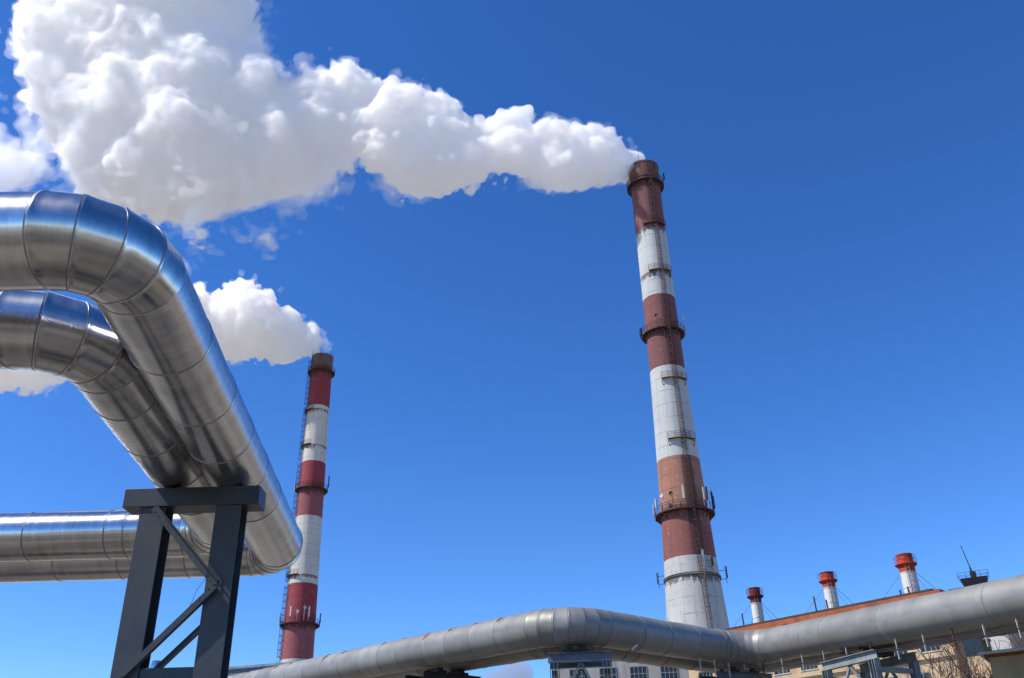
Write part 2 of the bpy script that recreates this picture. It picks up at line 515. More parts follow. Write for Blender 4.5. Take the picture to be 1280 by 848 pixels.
def angle_bar(name, a, b, wd=.13, th=.012):
    a = Vector((a[0] + 5.5, a[1], a[2])); b = Vector((b[0] + 5.5, b[1], b[2]))
    d = (b - a).normalized(); nrm = d.cross(Vector((0, 1, 0))).normalized()
    mb = MB(); mb.bar(a, b, wd, th, up=(0, 1, 0))
    off = nrm * (wd / 2 - th / 2) + Vector((0, -.045, 0))
    mb.bar(a + off - Vector((0, th * .5 + .001, 0)), b + off - Vector((0, th * .5 + .001, 0)), th, .085, up=(0, 1, 0))
    return mb.build(name, M['frame'], fr)
angle_bar('brace', (-6.12, -.02, 6.83), (-4.90, -.02, 5.50))
angle_bar('brace', (-4.90, -.024, 5.46), (-6.30, -.024, 3.98))
angle_bar('brace', (-5.06, .30, 4.98), (-6.0, .30, 4.02), .11)
for (gx, gz) in ((-4.93, 5.49),):
    o = MB().box((gx + 5.5, -.008, gz), (.24, .012, .26)).build('gusset_plate', M['frame'], fr)
bl = MB()
for (bx, bz) in ((-5.0, 5.42), (-5.0, 5.56), (-4.87, 5.42), (-4.87, 5.56), (-4.935, 5.49), (-6.08, 6.74), (-6.02, 6.68), (-6.22, 4.05), (-6.16, 4.11)):
    bl.tube([(bx + 5.5, -.014, bz), (bx + 5.5, -.030, bz)], .016, 6)
for bx in (-6.30, -6.0, -5.02, -4.72):
    for by in (.06, .3): bl.tube([(bx + 5.5, by, 6.84), (bx + 5.5, by, 6.80)], .016, 6)
tag(bl.build('bolt', M['dark'], fr), kind='stuff')
for xa, zz in ((-4.86, 0), (-5.92, 0)):      # saddles between beam and pipes
    mb = MB()
    mb.box((xa + 5.5, .18, 7.172), (.34, .30, .012))
    o = mb.build('saddle', M['dark'], fr)
mb = MB(); pw = []
for k in range(14):
    q = k / 13; pw.append((-5.05 + 5.5 - .22 * q + .015 * math.sin(9 * q), -.04 + .02 * math.sin(6 * q), 5.68 - .42 * q - .1 * q * q + .01 * math.sin(25 * q)))
mb.tube(pw, .004, 5).build('loose_wire', M['wire'], fr)

# vent tube seen between the legs, canopy at the lower left
vt = thing('vent_pipe', 'small shiny vent pipe top seen between the legs of the blue frame', 'vent pipe', (-7.5, 19.62, 0))
MB().lathe([(.0, 5.20), (.10, 5.19), (.125, 5.10), (.125, 4.98), (.10, 4.97), (.10, 0)], 24).build('tube', M['clad'], vt, R(30))
MB().lathe([(.105, 4.90), (.13, 4.90), (.13, 4.86), (.105, 4.86)], 24).build('collar', M['clad'], vt, R(30))

cp = thing('canopy', 'flat dark canopy roof low on the left beside the blue frame', 'canopy', (-12.3, 43.4, 0), R(-16))
bevel_mod(MB().box((0, 1.8, 8.82), (5.2, 4.4, .26)).build('roof_slab', M['trestle'], cp), .02)
MB().box((0, -.44, 9.0), (5.3, .09, .09)).build('roof_edge', M['trestle_lit'], cp)
for xx in (-2.4, 2.4):
    for yy in (0, 3.6):
        MB().box((xx, yy, 4.34), (.2, .2, 8.68)).build('post', M['trestle'], cp)
MB().box((.0, .7, 8.5), (4.55, .18, .22)).build('beam', M['trestle'], cp)
MB().box((-2.1, -.2, 9.15), (.16, .16, .36)).build('roof_stub', M['trestle_lit'], cp)
MB().box((1.9, -.2, 9.0), (.6, .14, .12)).build('roof_stub', M['hanger'], cp)

# ------------------------------------------------------------------ trestles under the grey pipes
def trestle(label, c, along, ztop, wid, dep, mat, group='trestles under the grey pipes'):
    """along: unit direction of the pipe; the portal stands across it"""
    rz = math.atan2(along.y, along.x) - math.pi / 2
    t = thing('pipe_trestle', label, 'trestle', (c[0], c[1], 0), rz, group)
    for yy in (-dep / 2, dep / 2):
        mb = MB(); mb.box((0, yy, ztop - .11), (wid, .016, .19)); mb.box((0, yy, ztop - .008), (wid, .16, .016)); mb.box((0, yy, ztop - .213), (wid, .16, .016))
        mb.build('cross_beam', mat, t)
        for xx in (-wid / 2 + .14, wid / 2 - .14):
            h = ztop - .222
            mb = MB(); mb.box((xx, yy, h / 2), (.014, .17, h)); mb.box((xx - .09, yy, h / 2), (.014, .19, h)); mb.box((xx + .09, yy, h / 2), (.014, .19, h))
            mb.build('column', mat, t)
        MB().bar((-wid / 2 + .25, yy, ztop - 1.3), (0, yy, ztop - .25), .06, .06, up=(0, 1, 0)).build('brace', mat, t)
        MB().bar((wid / 2 - .25, yy, ztop - 1.3), (0.03, yy, ztop - .25), .06, .06, up=(0, 1, 0)).build('brace', mat, t)
    for xx in (-wid / 2 + .14, wid / 2 - .14):
        MB().box((xx, 0, ztop - .45), (.12, dep - .22, .12)).build('side_beam', mat, t)
    for xx in (-wid / 2 + .55, wid / 2 - .75):
        mb = MB(); mb.box((xx, 0, ztop + .05), (.36, dep * .8, .1)); mb.box((xx, 0, ztop + .14), (.2, dep * .6, .09))
        mb.build('pipe_shoe', M['dark'], t)
    return t
dL = (G1 - G0).normalized(); dM = (G2 - G1).normalized(); dR = (G3 - G2).normalized()
def horiz(v): return Vector((v.x, v.y, 0)).normalized()
nR = Vector((-dR.y, dR.x, 0)).normalized(); nM = Vector((-dM.y, dM.x, 0)).normalized(); nL = Vector((-dL.y, dL.x, 0)).normalized()
p = G1 + dM * .75 + nM * .35
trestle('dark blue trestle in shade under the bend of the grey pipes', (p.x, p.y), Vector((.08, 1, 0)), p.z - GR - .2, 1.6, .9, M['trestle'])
p = G2 + dR * 4.6 + nR * .35
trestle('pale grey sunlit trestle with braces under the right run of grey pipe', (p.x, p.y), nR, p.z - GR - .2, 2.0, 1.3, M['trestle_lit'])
p = G1 - dL * 6.0 + nL * .6
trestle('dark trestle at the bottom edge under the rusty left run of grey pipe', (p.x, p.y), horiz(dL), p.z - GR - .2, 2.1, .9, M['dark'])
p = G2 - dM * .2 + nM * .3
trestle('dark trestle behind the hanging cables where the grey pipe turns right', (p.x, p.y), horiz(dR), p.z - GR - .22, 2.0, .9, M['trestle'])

# hangers with cables along the underside of the pipes
cb = thing('cable_run', 'thin black cables slung on pale hangers under the grey pipe on the right', 'cables', (G2.x, G2.y, 0))
base = Vector((G2.x, G2.y, 0)); tops = []
def hang(p, dv, ln=.46, mat=M['hanger']):
    a = p - base; b = a + Vector((0, 0, -ln))
    mb = MB(); mb.bar(a + Vector((0, 0, .05)), b, .045, .012, up=dv); mb.build('hanger', mat, cb)
    tops.append((a + b) / 2)
for k, s in enumerate((2.6, 1.9, 1.2)):
    q = G2 - dM * s - nM * .18 + Vector((0, 0, -GR + .06)); hang(q, dM)
for k in range(14):
    q = G2 + dR * (.2 + k * .86) - nR * .22 + Vector((0, 0, -GR + .06))
    hang(q, dR, .46 + .05 * math.sin(k * 2.1), M['rust'] if k in (1, 6, 9) else M['hanger'])
for j, dz in enumerate((.03, -.015)):
    pts = []
    for i in range(len(tops) - 1):
        a, b = tops[i], tops[i + 1]
        for q in range(6):
            f = q / 6; pts.append(a.lerp(b, f) + Vector((0, 0, dz - .008 * (1 + j) * 4 * f * (1 - f))) - nR * (.02 * j + .012))
    pts.append(tops[-1] + Vector((0, 0, dz)) - nR * (.02 * j + .012))
    MB().tube(pts, .013, 5).build('cable', M['wire'], cb)
# lamp arm near the bend
lp = thing('floodlight', 'small floodlight on a bent arm below the grey pipe bend', 'floodlight', tuple(G1 + dM * 1.75 - nM * .5 + Vector((0, 0, -.62))))
MB().tube([(-.25, 0, -.22), (-.06, 0, .0), (.06, 0, .08)], .012, 6).build('arm', M['dark'], lp)
bevel_mod(MB().bar((.03, 0, .06), (.19, 0, .17), .06, .05).build('lamp_head', M['hanger'], lp), .008)
MB().bar((.191, 0, .171), (.2, 0, .177), .05, .04).build('lamp_glass', M['glass'], lp)

# ------------------------------------------------------------------ chimneys
def radius_at(prof, z):
    for (z0, r0), (z1, r1) in zip(prof[:-1], prof[1:]):
        if z0 <= z <= z1: return r0 + (r1 - r0) * (z - z0) / (z1 - z0)
    return prof[-1][1]

def ring_pts(r, z, n=48, a0=0.0, a1=2 * math.pi, closed=True):
    m = n if closed else n + 1
    return [(r * math.cos(a0 + (a1 - a0) * k / n), r * math.sin(a0 + (a1 - a0) * k / n), z) for k in range(m)]

def gallery(root, r, z, wd, mat, h=1.15, a0=0.0, a1=2 * math.pi, n=48, thin=False):
    full = a1 - a0 > 6.2
    g_ = MB(); nn = n if full else max(6, int(n * (a1 - a0) / 6.28))
    ri, ro = r + .03, r + wd
    if thin: g_.lathe([(ri, z + .06), (ri, z + .12), (ro, z + .12), (ro, z + .03), (ro - .06, z + .06), (ri, z + .06)], nn, a0=a0, a1=a1)
    else: g_.lathe([(ri, z), (ri, z + .12), (ro, z + .12), (ro, z - .1), (ro - .08, z - .1), (ro - .08, z), (ri, z)], nn, a0=a0, a1=a1)
    gal = g_.build('gallery', mat, root)
    rl = MB()
    for hz in (.4, .8, 1.15):
        rl.tube(ring_pts(ro - .05, z + .12 + hz * h / 1.15, nn, a0, a1, full), .035, 4, closed=full)
    m = max(4, int(24 * (a1 - a0) / 6.28)); 
    for k in range(m + (0 if full else 1)):
        a = a0 + (a1 - a0) * k / m
        x, y = (ro - .05) * math.cos(a), (ro - .05) * math.sin(a)
        rl.box((x, y, z + .12 + h / 2), (.07, .07, h))
    tag(rl.build('railing', mat, gal), kind='stuff')
    br = MB()
    for k in range(0, m + (0 if full else 1), 2 if thin else 1):
        a = a0 + (a1 - a0) * k / m; ca, sa = math.cos(a), math.sin(a)
        br.bar((ri * ca, ri * sa, z - 1.0), ((ro - .15) * ca, (ro - .15) * sa, z - .02), .09, .09)
        br.bar((ri * ca, ri * sa, z - .08), ((ro - .15) * ca, (ro - .15) * sa, z - .08), .08, .1)
    tag(br.build('bracket', mat, gal), kind='stuff')
    return gal

def antenna(root, a, r, z, h, mat, kind='panel', arm=0.0):
    ca, sa = math.cos(a), math.sin(a)
    mb = MB()
    mb.tube([(r * ca, r * sa, z), (r * ca, r * sa, z + h)], .045, 6)
    if kind == 'panel':
        Mx = Matrix(((-sa, ca, 0), (ca, sa, 0), (0, 0, 1))).transposed()
        mb.box(((r + .16) * ca, (r + .16) * sa, z + h * .62), (.3, .16, h * .66), Mx)
        mb.box(((r + .04) * ca, (r + .04) * sa, z + h * .45), (.2, .1, .12), Mx)
    elif kind == 'dish':
        c = Vector(((r + .25) * ca, (r + .25) * sa, z + h * .8))
        mb.lathe([(0.0, -.02), (.18, .0), (.33, .09), (.35, .12), (.33, .12), (.17, .03), (0, .02)], 14)
        Mr = Vector((ca, sa, 0)).to_track_quat('Z', 'Y').to_matrix()
        nlast = 7 * 14
        for q in range(len(mb.v) - nlast, len(mb.v)):
            mb.v[q] = tuple(Mr @ Vector(mb.v[q]) + c)
        mb.bar((r * ca, r * sa, z + h * .8), tuple(c), .06, .06)
    if arm:
        for q in (.25, .75): mb.bar(((r - arm) * ca, (r - arm) * sa, z + h * q), (r * ca, r * sa, z + h * q), .07, .07)
    return mb.build('antenna', mat, root)

def ladder(root, prof, ang, z0, z1, mat_of, cage=True):
    """ladder in lengths, one length per painted band"""
    ca, sa = math.cos(ang), math.sin(ang); tx = Vector((-sa, ca, 0)); nx = Vector((ca, sa, 0))
    zs = [z for z, _ in mat_of] + [z1]
    for i, (zb, mt) in enumerate(mat_of):
        zt = zs[i + 1]; mb = MB()
        P = lambda z, off, lat: nx * (radius_at(prof, z) + off) + tx * lat + Vector((0, 0, z))
        for lat in (-.27, .27): mb.bar(P(zb, .22, lat), P(zt - .02, .22, lat), .09, .05, up=tuple(nx))
        z = zb + .2
        while z < zt - .2:
            mb.bar(P(z, .22, -.26), P(z, .22, .26), .045, .045); z += .6
        lad = mb.build('ladder', mt, root)
        if cage:
            cg = MB(); z = zb + .6
            while z < zt - .3:
                pts = []
                for q in range(9):
                    a = math.pi * q / 8; pts.append(P(z, .22 + .75 * math.sin(a), .42 * math.cos(a) * (1 if q not in (0, 8) else .7)))
                for a_, b_ in zip(pts[:-1], pts[1:]): cg.bar(a_, b_, .03, .09)
                z += 1.5
            for q in (1, 3, 4, 5, 7):
                a = math.pi * q / 8
                cg.bar(P(zb + .6, .22 + .75 * math.sin(a), .42 * math.cos(a)), P(zt - .4, .22 + .75 * math.sin(a), .42 * math.cos(a)), .05, .03)
            z = zb + 1.2
            while z < zt:
                for lat in (-.27, .27): cg.bar(P(z, -.02, lat), P(z, .21, lat), .06, .06)
                z += 3.0
            tag(cg.build('safety_cage', mt, lad), kind='stuff')

def chimney(label, x, y, az, prof, bands, galleries, landings, lad_ang, mats, lad_mats, ztop, crown, ants):
    t = thing('chimney', label, 'chimney', (x, y, 0), -az, None)
    for zb, zt, mt, nm in bands:
        zz = [zb] + [z for z, _ in prof if zb + .1 < z < zt - .1] + [zt]
        n_add = max(1, int((zt - zb) / 4)); zz = sorted(set(zz + [zb + (zt - zb) * k / n_add for k in range(n_add + 1)]))
        pr = [(radius_at(prof, z), z) for z in zz]
        MB().lathe(pr, 72).build(nm, mt, t, smooth=R(40))
    # crown: slightly corbelled rim with a wall thickness one can see into
    rt = radius_at(prof, ztop)
    zc = crown
    MB().lathe([(rt + .02, zc), (rt + .12, zc + .1), (rt + .12, ztop - .5), (rt + .2, ztop - .4), (rt + .2, ztop), (rt - .35, ztop), (rt - .4, ztop - 6)], 72).build('crown_rim', mats['crown'], t, smooth=R(30))
    rods = MB()
    for k in range(6):
        a = 2 * math.pi * k / 6 + .3
        rods.tube([((rt + .22) * math.cos(a), (rt + .22) * math.sin(a), ztop - 2), ((rt + .22) * math.cos(a), (rt + .22) * math.sin(a), ztop + 1.4)], .04, 5)
    tag(rods.build('lightning_rod', M['dark'], t), kind='stuff')
    for z, wd in galleries: gallery(t, radius_at(prof, z), z, wd, mats['rail'])
    for z, a, half, mt in landings: gallery(t, radius_at(prof, z), z, .62, mt, a0=a - half * .85, a1=a + half * .85, h=1.0, thin=True)
    ladder(t, prof, lad_ang, 0, ztop - 1, lad_mats)
    for (a, z, h, kind, mt) in ants:
        antenna(t, a, radius_at(prof, z) + (.85 if kind != 'wall' else .5), z, h, mt, 'panel' if kind == 'wall' else kind, 0.0 if any(abs(z - g[0]) < 1.5 for g in galleries) else (.55 if kind == 'wall' else .9))
    return t

BROWN = (.235, .075, .062); WHITE = (.47, .49, .48)
c1_prof = [(0, 6.3), (27.6, 4.55), (38.5, 3.95), (54.5, 3.38), (70.6, 2.95), (84.6, 2.82), (99, 2.74), (114.2, 2.72)]
d1 = [(78.1, 3.2), (46.4, 3.6), (110.3, 4.0), (35.7, 2.5), (99.0, 3.0)]
cm = dict(rail=M['rail'], crown=mat_shaft('sooty_chimney_crown', (.15, .06, .052), (.07, .04, .036), (), (.2, .1, .07), .3))
red_a = mat_shaft('faded_brown_red_paint', BROWN, (.105, .045, .045), d1, (.38, .22, .16), .6, 6, 114.2, -math.pi / 2 + R(22))
red_shade = mat_shaft('plume_shaded_red_paint', (.185, .062, .062), (.095, .042, .045), d1, (.30, .17, .14), .5, 3.2, 114.2, -math.pi / 2 + R(22))  # upper bands: the plume's shade is put into this darker red
red_p = mat_shaft('faded_peach_brown_paint', (.33, .155, .10), (.20, .085, .065), d1, (.46, .28, .19), .6, 0, None, -math.pi / 2 + R(22))
wht_a = mat_shaft('weathered_white_paint', WHITE, (.36, .37, .36), [(99.1, 2.2), (89.4, 2.4), (35.6, 2.0)], (.25, .23, .21), .22)
wht_b = mat_shaft('cracked_white_paint', (.47, .475, .46), (.33, .325, .31), [(35.6, 2.0)], (.20, .19, .17), .65)
FRONT = -math.pi / 2
la1 = FRONT + R(20)
ang = lambda d: FRONT + R(d)
chimney('tall brown and white banded chimney on the right with white smoke at its top', 26.03, 137.56, R(10.715), c1_prof,
        [(0, 38.5, wht_b, 'white_band'), (38.5, 45.65, red_a, 'red_band'), (45.65, 54.5, red_p, 'red_band'), (54.5, 70.6, wht_a, 'white_band'), (70.6, 84.6, red_shade, 'red_band'), (84.6, 99.0, wht_a, 'white_band'), (99.0, 113.9, red_shade, 'red_band')],
        [(109.6, .75), (77.6, .8), (45.6, .95)],
        [(89.3, ang(18), R(44), M['ladder1']), (68.0, ang(20), R(44), M['ladder1']), (57.2, ang(18), R(42), M['ladder1']), (99.4, ang(20), R(48), M['rail'])],
        la1, cm, [(0, M['ladder1']), (38.5, M['rail']), (54.5, M['ladder1']), (70.6, M['rail']), (84.6, M['ladder1']), (99.0, M['rail'])],
        114.2, 110.6,
        [(ang(-80), 45.2, 2.6, 'panel', M['antenna']), (ang(-62), 46, 2.2, 'panel', M['antenna']), (ang(-40), 46, 2.6, 'dish', M['antenna']), (ang(-20), 46, 2.4, 'dish', M['dark']),
         (ang(2), 46, 3.2, 'panel', M['antenna']), (ang(44), 46, 3.0, 'panel', M['antenna']), (ang(52), 46, 3.2, 'panel', M['ladder1']), (ang(74), 46, 2.8, 'panel', M['dark']), (ang(88), 45.5, 3.0, 'panel', M['dark']), (ang(64), 46, 3.5, 'dish', M['antenna']),
         (ang(-86), 77, 2.4, 'panel', M['dark']), (ang(88), 77, 2.6, 'panel', M['antenna']), (ang(70), 77.5, 2.8, 'dish', M['antenna']), (ang(-10), 77.5, 2.6, 'dish', M['dark']), (ang(-72), 77.2, 1.9, 'panel', M['dark']),
         (ang(82), 110, 2.2, 'panel', M['dark']),
         (ang(-88), 34.8, 2.4, 'panel', M['dark']), (ang(86), 34.8, 2.6, 'panel', M['dark']), (ang(24), 35, 4.2, 'wall', M['antenna']), (ang(42), 36.2, 2.0, 'wall', M['dark'])])

for o_ in [q for q in S.objects if q.name == 'chimney']:
    mb = MB()
    for dz in (0.0, .28): mb.tube(ring_pts(radius_at(c1_prof, 35.6 + dz) + .12, 35.6 + dz, 48), .07, 6, closed=True)
    mb.build('antenna_ring', M['dark'], o_)
RED = (.27, .032, .048)
c2_prof = [(0, 4.6), (38.1, 3.56), (54.6, 3.34), (70.4, 3.12), (84.1, 2.93), (99, 2.72), (113.6, 2.60)]
d2 = [(77.2, 3.0), (45.6, 2.6), (108.7, 3.4)]
cm2 = dict(rail=M['rail'], crown=mat_shaft('bare_sooty_concrete_crown', (.16, .115, .085), (.085, .055, .045), (), (.2, .16, .12), .3))
red_b = mat_shaft('crimson_paint', RED, (.19, .032, .04), d2, (.30, .15, .13), .5)
red_c = mat_shaft('faded_crimson_paint', (.27, .075, .085), (.19, .065, .07), d2, (.32, .16, .15), .6)
wht_c = mat_shaft('cream_white_paint', (.56, .54, .49), (.43, .41, .38), [(98.0, 1.6), (88.4, 1.6), (56.5, 1.6)], (.26, .235, .21), .5)
la2 = ang(-72)
chimney('more distant crimson and white banded chimney between bright pipes and the tall one', -49.31, 209.27, R(-13.26), c2_prof,
        [(0, 38.1, wht_c, 'white_band'), (38.1, 46.0, red_c, 'red_band'), (46.0, 54.6, red_b, 'red_band'), (54.6, 70.4, wht_c, 'white_band'), (70.4, 77.6, red_c, 'red_band'), (77.6, 84.1, red_b, 'red_band'), (84.1, 99, wht_c, 'white_band'), (99, 113.3, red_b, 'red_band')],
        [(108.9, .8), (77.3, .85), (45.7, 1.0)],
        [(97.7, ang(-66), R(48), M['rail']), (88.3, ang(-62), R(50), M['rail']), (56.4, ang(-60), R(45), M['rail'])],
        la2, cm2, [(0, M['rail']), (38.1, M['rail']), (54.6, M['ladder1']), (70.4, M['rail']), (84.1, M['ladder1']), (99, M['rail'])],
        113.6, 109.9,
        [(ang(-88), 45.5, 3.0, 'panel', M['antenna']), (ang(-30), 46, 3.2, 'panel', M['antenna']), (ang(10), 46, 3.4, 'dish', M['antenna']), (ang(24), 46, 3.2, 'panel', M['antenna']), (ang(86), 45.4, 3.2, 'panel', M['dark']), (ang(-10), 46, 2.4, 'dish', M['antenna']), (ang(46), 46, 2.0, 'panel', M['dark']),
         (ang(-88), 77, 2.6, 'dish', M['antenna']), (ang(84), 77, 4.4, 'panel', M['dark']), (ang(-78), 77.2, 2.0, 'panel', M['antenna'])])

# ------------------------------------------------------------------ power station hall on the right
HA = Vector((14.36, 63.4, 0)); HU = Vector((24.33 - 14.36, 53.5 - 63.4, 0)).normalized()
HN = Vector((-HU.y, HU.x, 0)) * -1            # out of the facade, towards the camera
if HN.dot(HA) > 0: HN = -HN
hall_rz = math.atan2(HU.y, HU.x)              # local +x along the facade to the right, local -y out of it
def mat_plaster(name, a, b, c):
    k = NT(name); o = k.coord('Object')
    n1 = k.noise(o, .45, 6, .65); n2 = k.noise(k.coord('Object', (1.2, 1.2, .25)), 1.0, 5, .6)
    col = k.ramp(n1, [(.3, a), (.6, b)])
    col = k.mix(k.ramp(n2, [(.52, 0.0), (.72, .75)]), col, c)
    k.P(Base_Color=col, Roughness=.92); k.bump(k.noise(o, 6, 5), .3, .02); return k.m
M['beige'] = mat_plaster('beige_plaster', (.42, .30, .175), (.50, .375, .235), (.22, .155, .10))
M['stained'] = mat_plaster('stained_yellow_plaster', (.33, .27, .17), (.40, .33, .22), (.17, .13, .075))
M['greywall'] = mat_plaster('pale_grey_plaster', (.40, .38, .36), (.47, .45, .42), (.28, .26, .25))
M['whitewash'] = mat_plaster('whitewashed_wall', (.30, .285, .26), (.38, .365, .335), (.18, .165, .15))
M['brickband'] = mat_plaster('orange_red_fascia', (.24, .065, .025), (.34, .10, .035), (.12, .045, .025))
M['roofdark'] = mat_plain('dark_roof_edge', (.05, .035, .03), .8, 0, .4, 2)
hall = thing('power_station_hall', 'long beige hall with orange fascia below the small stacks on the right', 'building', HA, hall_rz)
def hb(name, x0, x1, y0, y1, z0, z1, mat, bev=0):
    o = MB().box(((x0 + x1) / 2, (y0 + y1) / 2, (z0 + z1) / 2), (x1 - x0, y1 - y0, z1 - z0)).build(name, mat, hall)
    if bev: bevel_mod(o, bev)
    return o
X0, X1, X2 = -4.0, 14.05, 21.5
# wall built of courses: below windows, piers between them, above
hb('wall', X0, X1, 0, 16, 0, 10.75, M['beige'])
hb('wall', X0, X1, 0, 16, 11.65, 13.25, M['beige'])
hb('cornice', X0, X1, -.18, -.003, 10.35, 10.62, M['beige'])
hb('fascia', X0, X1 + .02, -.12, 16.1, 13.252, 14.02, M['brickband'])
hb('roof_edge', X0, X1 - .4, -.14, 16.2, 14.022, 14.12, M['roofdark'])
o = MB().lathe([(0.001, 0), (.34, 0), (.38, .03), (.38, 1.6)], 24, a0=0, a1=math.pi / 2)  # rounded end of the fascia
# piers and windows (openings 1.15 wide, every 1.9 m)
x = X0; k = 0
while x < X1 - .5:
    xe = min(x + .78, X1); hb('pier', x, xe, .0, .5, 10.752, 11.648, M['beige'])
    xw = min(xe + 1.14, X1)
    if xw - xe > .5 and xe > -14:
        wnd = hb('window', xe + .005, xw - .005, .16, .2, 10.753, 11.647, M['glass'])
        fm = MB(); wm = xw - xe
        for q in (0.0, .25, .5, .75, 1.0): fm.box((xe + .03 + (wm - .06) * q, .135, 11.2), (.045, .045, .893))
        for zz in (10.78, 11.2, 11.62): fm.box(((xe + xw) / 2, .137, zz), (wm - .02, .04, .05))
        fm.build('sash', M['winframe'], wnd)
        hb('sill', xe - .05, xw + .05, -.1, .14, 10.70, 10.751, M['greywall'])
    x = xw; k += 1
hb('inner_wall', X0, X1, 1.2, 1.4, 10.752, 11.648, M['dark'])
# lower row of windows
for q in range(14):
    xe = -6 + q * 1.92
    if xe > X1 - 1.4: break
    wnd = hb('window', xe, xe + 1.1, -.012, .02, 7.6, 9.7, M['glass'])
    fm = MB()
    for u in (0, .33, .66, 1): fm.box((xe + .03 + 1.04 * u, -.03, 8.65), (.05, .05, 2.1))
    for zz in (7.63, 8.3, 9.0, 9.67): fm.box((xe + .55, -.031, zz), (1.1, .05, .05))
    fm.build('sash', M['winframe'], wnd)
# lower wing to the right
hb('wing_wall', X1 + .003, X2, .6, 14, 0, 12.4, M['beige'])
hb('wing_fascia', X1 + .01, X2 + .1, .45, 14.1, 12.402, 12.75, M['brickband'])
hb('stair_block', 16.0, 17.3, -.9, .597, 0, 11.75, M['greywall'])
hb('stair_block_roof', 15.92, 17.38, -1.0, .59, 11.752, 11.86, M['flash'])
for q in range(2):
    hb('window', 14.35 + q * 4.0, 15.5 + q * 4.0, .56, .597, 10.3, 11.5, M['glass'])
hb('hole_shade_plate', 3.7, 4.1, -.13, -.1215, 13.5, 13.7, M['dark']); hb('hole_shade_plate', 8.35, 8.85, -.13, -.1215, 13.5, 13.7, M['dark'])  # flat dark plates; the shade inside small holes is their colour
for q, (xx, hh) in enumerate(((.6, 1.0), (6.0, 1.15), (6.8, .8), (12.1, .6), (11.6, .5))):
    MB().tube([(xx, .4, 13.9), (xx - .03, .4, 14.0 + hh)], .055, 6).build('roof_vent', M['dark'], hall)

# three small stacks on the hall
red_s = mat_shaft('bright_red_stack_paint', (.50, .05, .02), (.22, .028, .018), [(4.62, .5)], (.2, .06, .035), .6)
red_d = mat_shaft('dark_red_stack_paint', (.15, .012, .012), (.1, .012, .012), (), (.2, .05, .04), .2)
wht_s = mat_shaft('white_stack_paint', (.62, .61, .58), (.46, .45, .43), (), (.28, .23, .19), .6)
def stack(label, x, y, ztop, r, mred, hred):
    az = math.atan2(x, y)
    t = thing('small_stack', label, 'stack', (x, y, 13.3), -az, 'small stacks on the hall roof')
    zt = ztop - 13.3
    MB().lathe([(r, 0), (r, zt - hred)], 40).build('white_shaft', wht_s, t, R(40))
    bt = MB(); zz = .5
    while zz < zt - hred: bt.lathe([(r + .001, zz), (r + .02, zz + .01), (r + .02, zz + .06), (r + .001, zz + .07)], 40); zz += 1.0
    tag(bt.build('joint_band', wht_s, t, R(30)), kind='stuff')
    MB().lathe([(r + .005, zt - hred), (r + .012, zt - .06), (r + .04, zt - .05), (r + .04, zt), (r - .06, zt), (r - .06, zt - 1)], 40).build('red_top', mred, t, R(30))
    zg = zt - hred * .58
    pl = MB().lathe([(r + .015, zg - .16), (r + .21, zg), (r + .21, zg + .05), (r + .015, zg + .05)], 32).build('platform', mred, t, R(30))
    rl = MB()
    for hz in (.3, .55): rl.tube(ring_pts(r + .19, zg + hz, 28), .012, 4, closed=True)
    for k in range(10):
        a = k * .628; rl.tube([((r + .19) * math.cos(a), (r + .19) * math.sin(a), zg), ((r + .19) * math.cos(a), (r + .19) * math.sin(a), zg + .55)], .014, 4)
    tag(rl.build('railing', mred, pl), kind='stuff')
    ld = MB()
    for s_ in (-.11, .11): ld.bar((s_ + .04, -r - .09, 0), (s_ + .04, -r - .09, zg), .025, .025)
    q = .15
    while q < zg: ld.bar((-.09, -r - .09, q), (.17, -r - .09, q), .02, .02); q += .3
    ld.build('ladder', M['winframe'], t)
    for (dx, dy) in ((-3.0, -.8), (2.6, -.5), (2.2, 2.4), (-1.2, 3)):
        L = math.hypot(dx, dy)
        MB().tube([(dx / L * r, dy / L * r, zt - hred - .05), (dx, dy, .7)], .012, 4).build('guy_wire', M['wire'], t)
stack('nearest small stack with bright red top, white shaft, rightmost of the three', 25.85, 60.9, 18.05, .50, red_s, 1.2)
stack('middle small stack with bright red top and white shaft on the hall', 21.75, 64.7, 17.95, .43, red_s, 1.05)
stack('small stack with dark red top, farthest of the three', 17.55, 68.9, 18.0, .40, red_d, 1.1)

# black rooftop platform with mast
M['black'] = mat_plain('black_tar_paint', (.008, .008, .009), .8, 0, .3, 3)
px, py = 28.6, 57.9
rp = thing('rooftop_platform', 'black lookout platform with tall mast above the right end of grey pipe', 'platform', (px, py, 13.5), -math.atan2(px, py))
rp.scale = (.7, .7, .7)
MB().add([(-1.1, -.8, 3.0), (1.15, -.8, 3.0), (1.15, .8, 3.0), (-1.1, .8, 3.0), (-.8, -.6, 2.2), (.9, -.6, 2.2), (.9, .6, 2.2), (-.8, .6, 2.2)],
         [(0, 1, 2, 3), (7, 6, 5, 4), (0, 4, 5, 1), (1, 5, 6, 2), (2, 6, 7, 3), (3, 7, 4, 0)]).build('hopper', M['black'], rp)
for sx in (-.5, .55):
    for sy in (-.4, .4): MB().box((sx, sy, .6), (.1, .1, 3.4)).build('leg', M['black'], rp)
bevel_mod(MB().box((0.05, 0, 3.33), (.5, .5, .64)).build('cabin', M['black'], rp), .05)
MB().tube([(-.02, 0, 3.6), (-.06, 0, 4.1)], [.1, .06], 8).build('mast_foot', M['black'], rp)
MB().tube([(-.06, 0, 4.1), (-.34, 0, 6.1)], [.045, .03], 8).build('mast', M['black'], rp)
rl = MB()
for hz in (.25, .5): rl.tube([(-1.25, -.85, 3 + hz), (1.3, -.85, 3 + hz), (1.3, .85, 3 + hz), (-1.25, .85, 3 + hz)], .016, 4, closed=True)
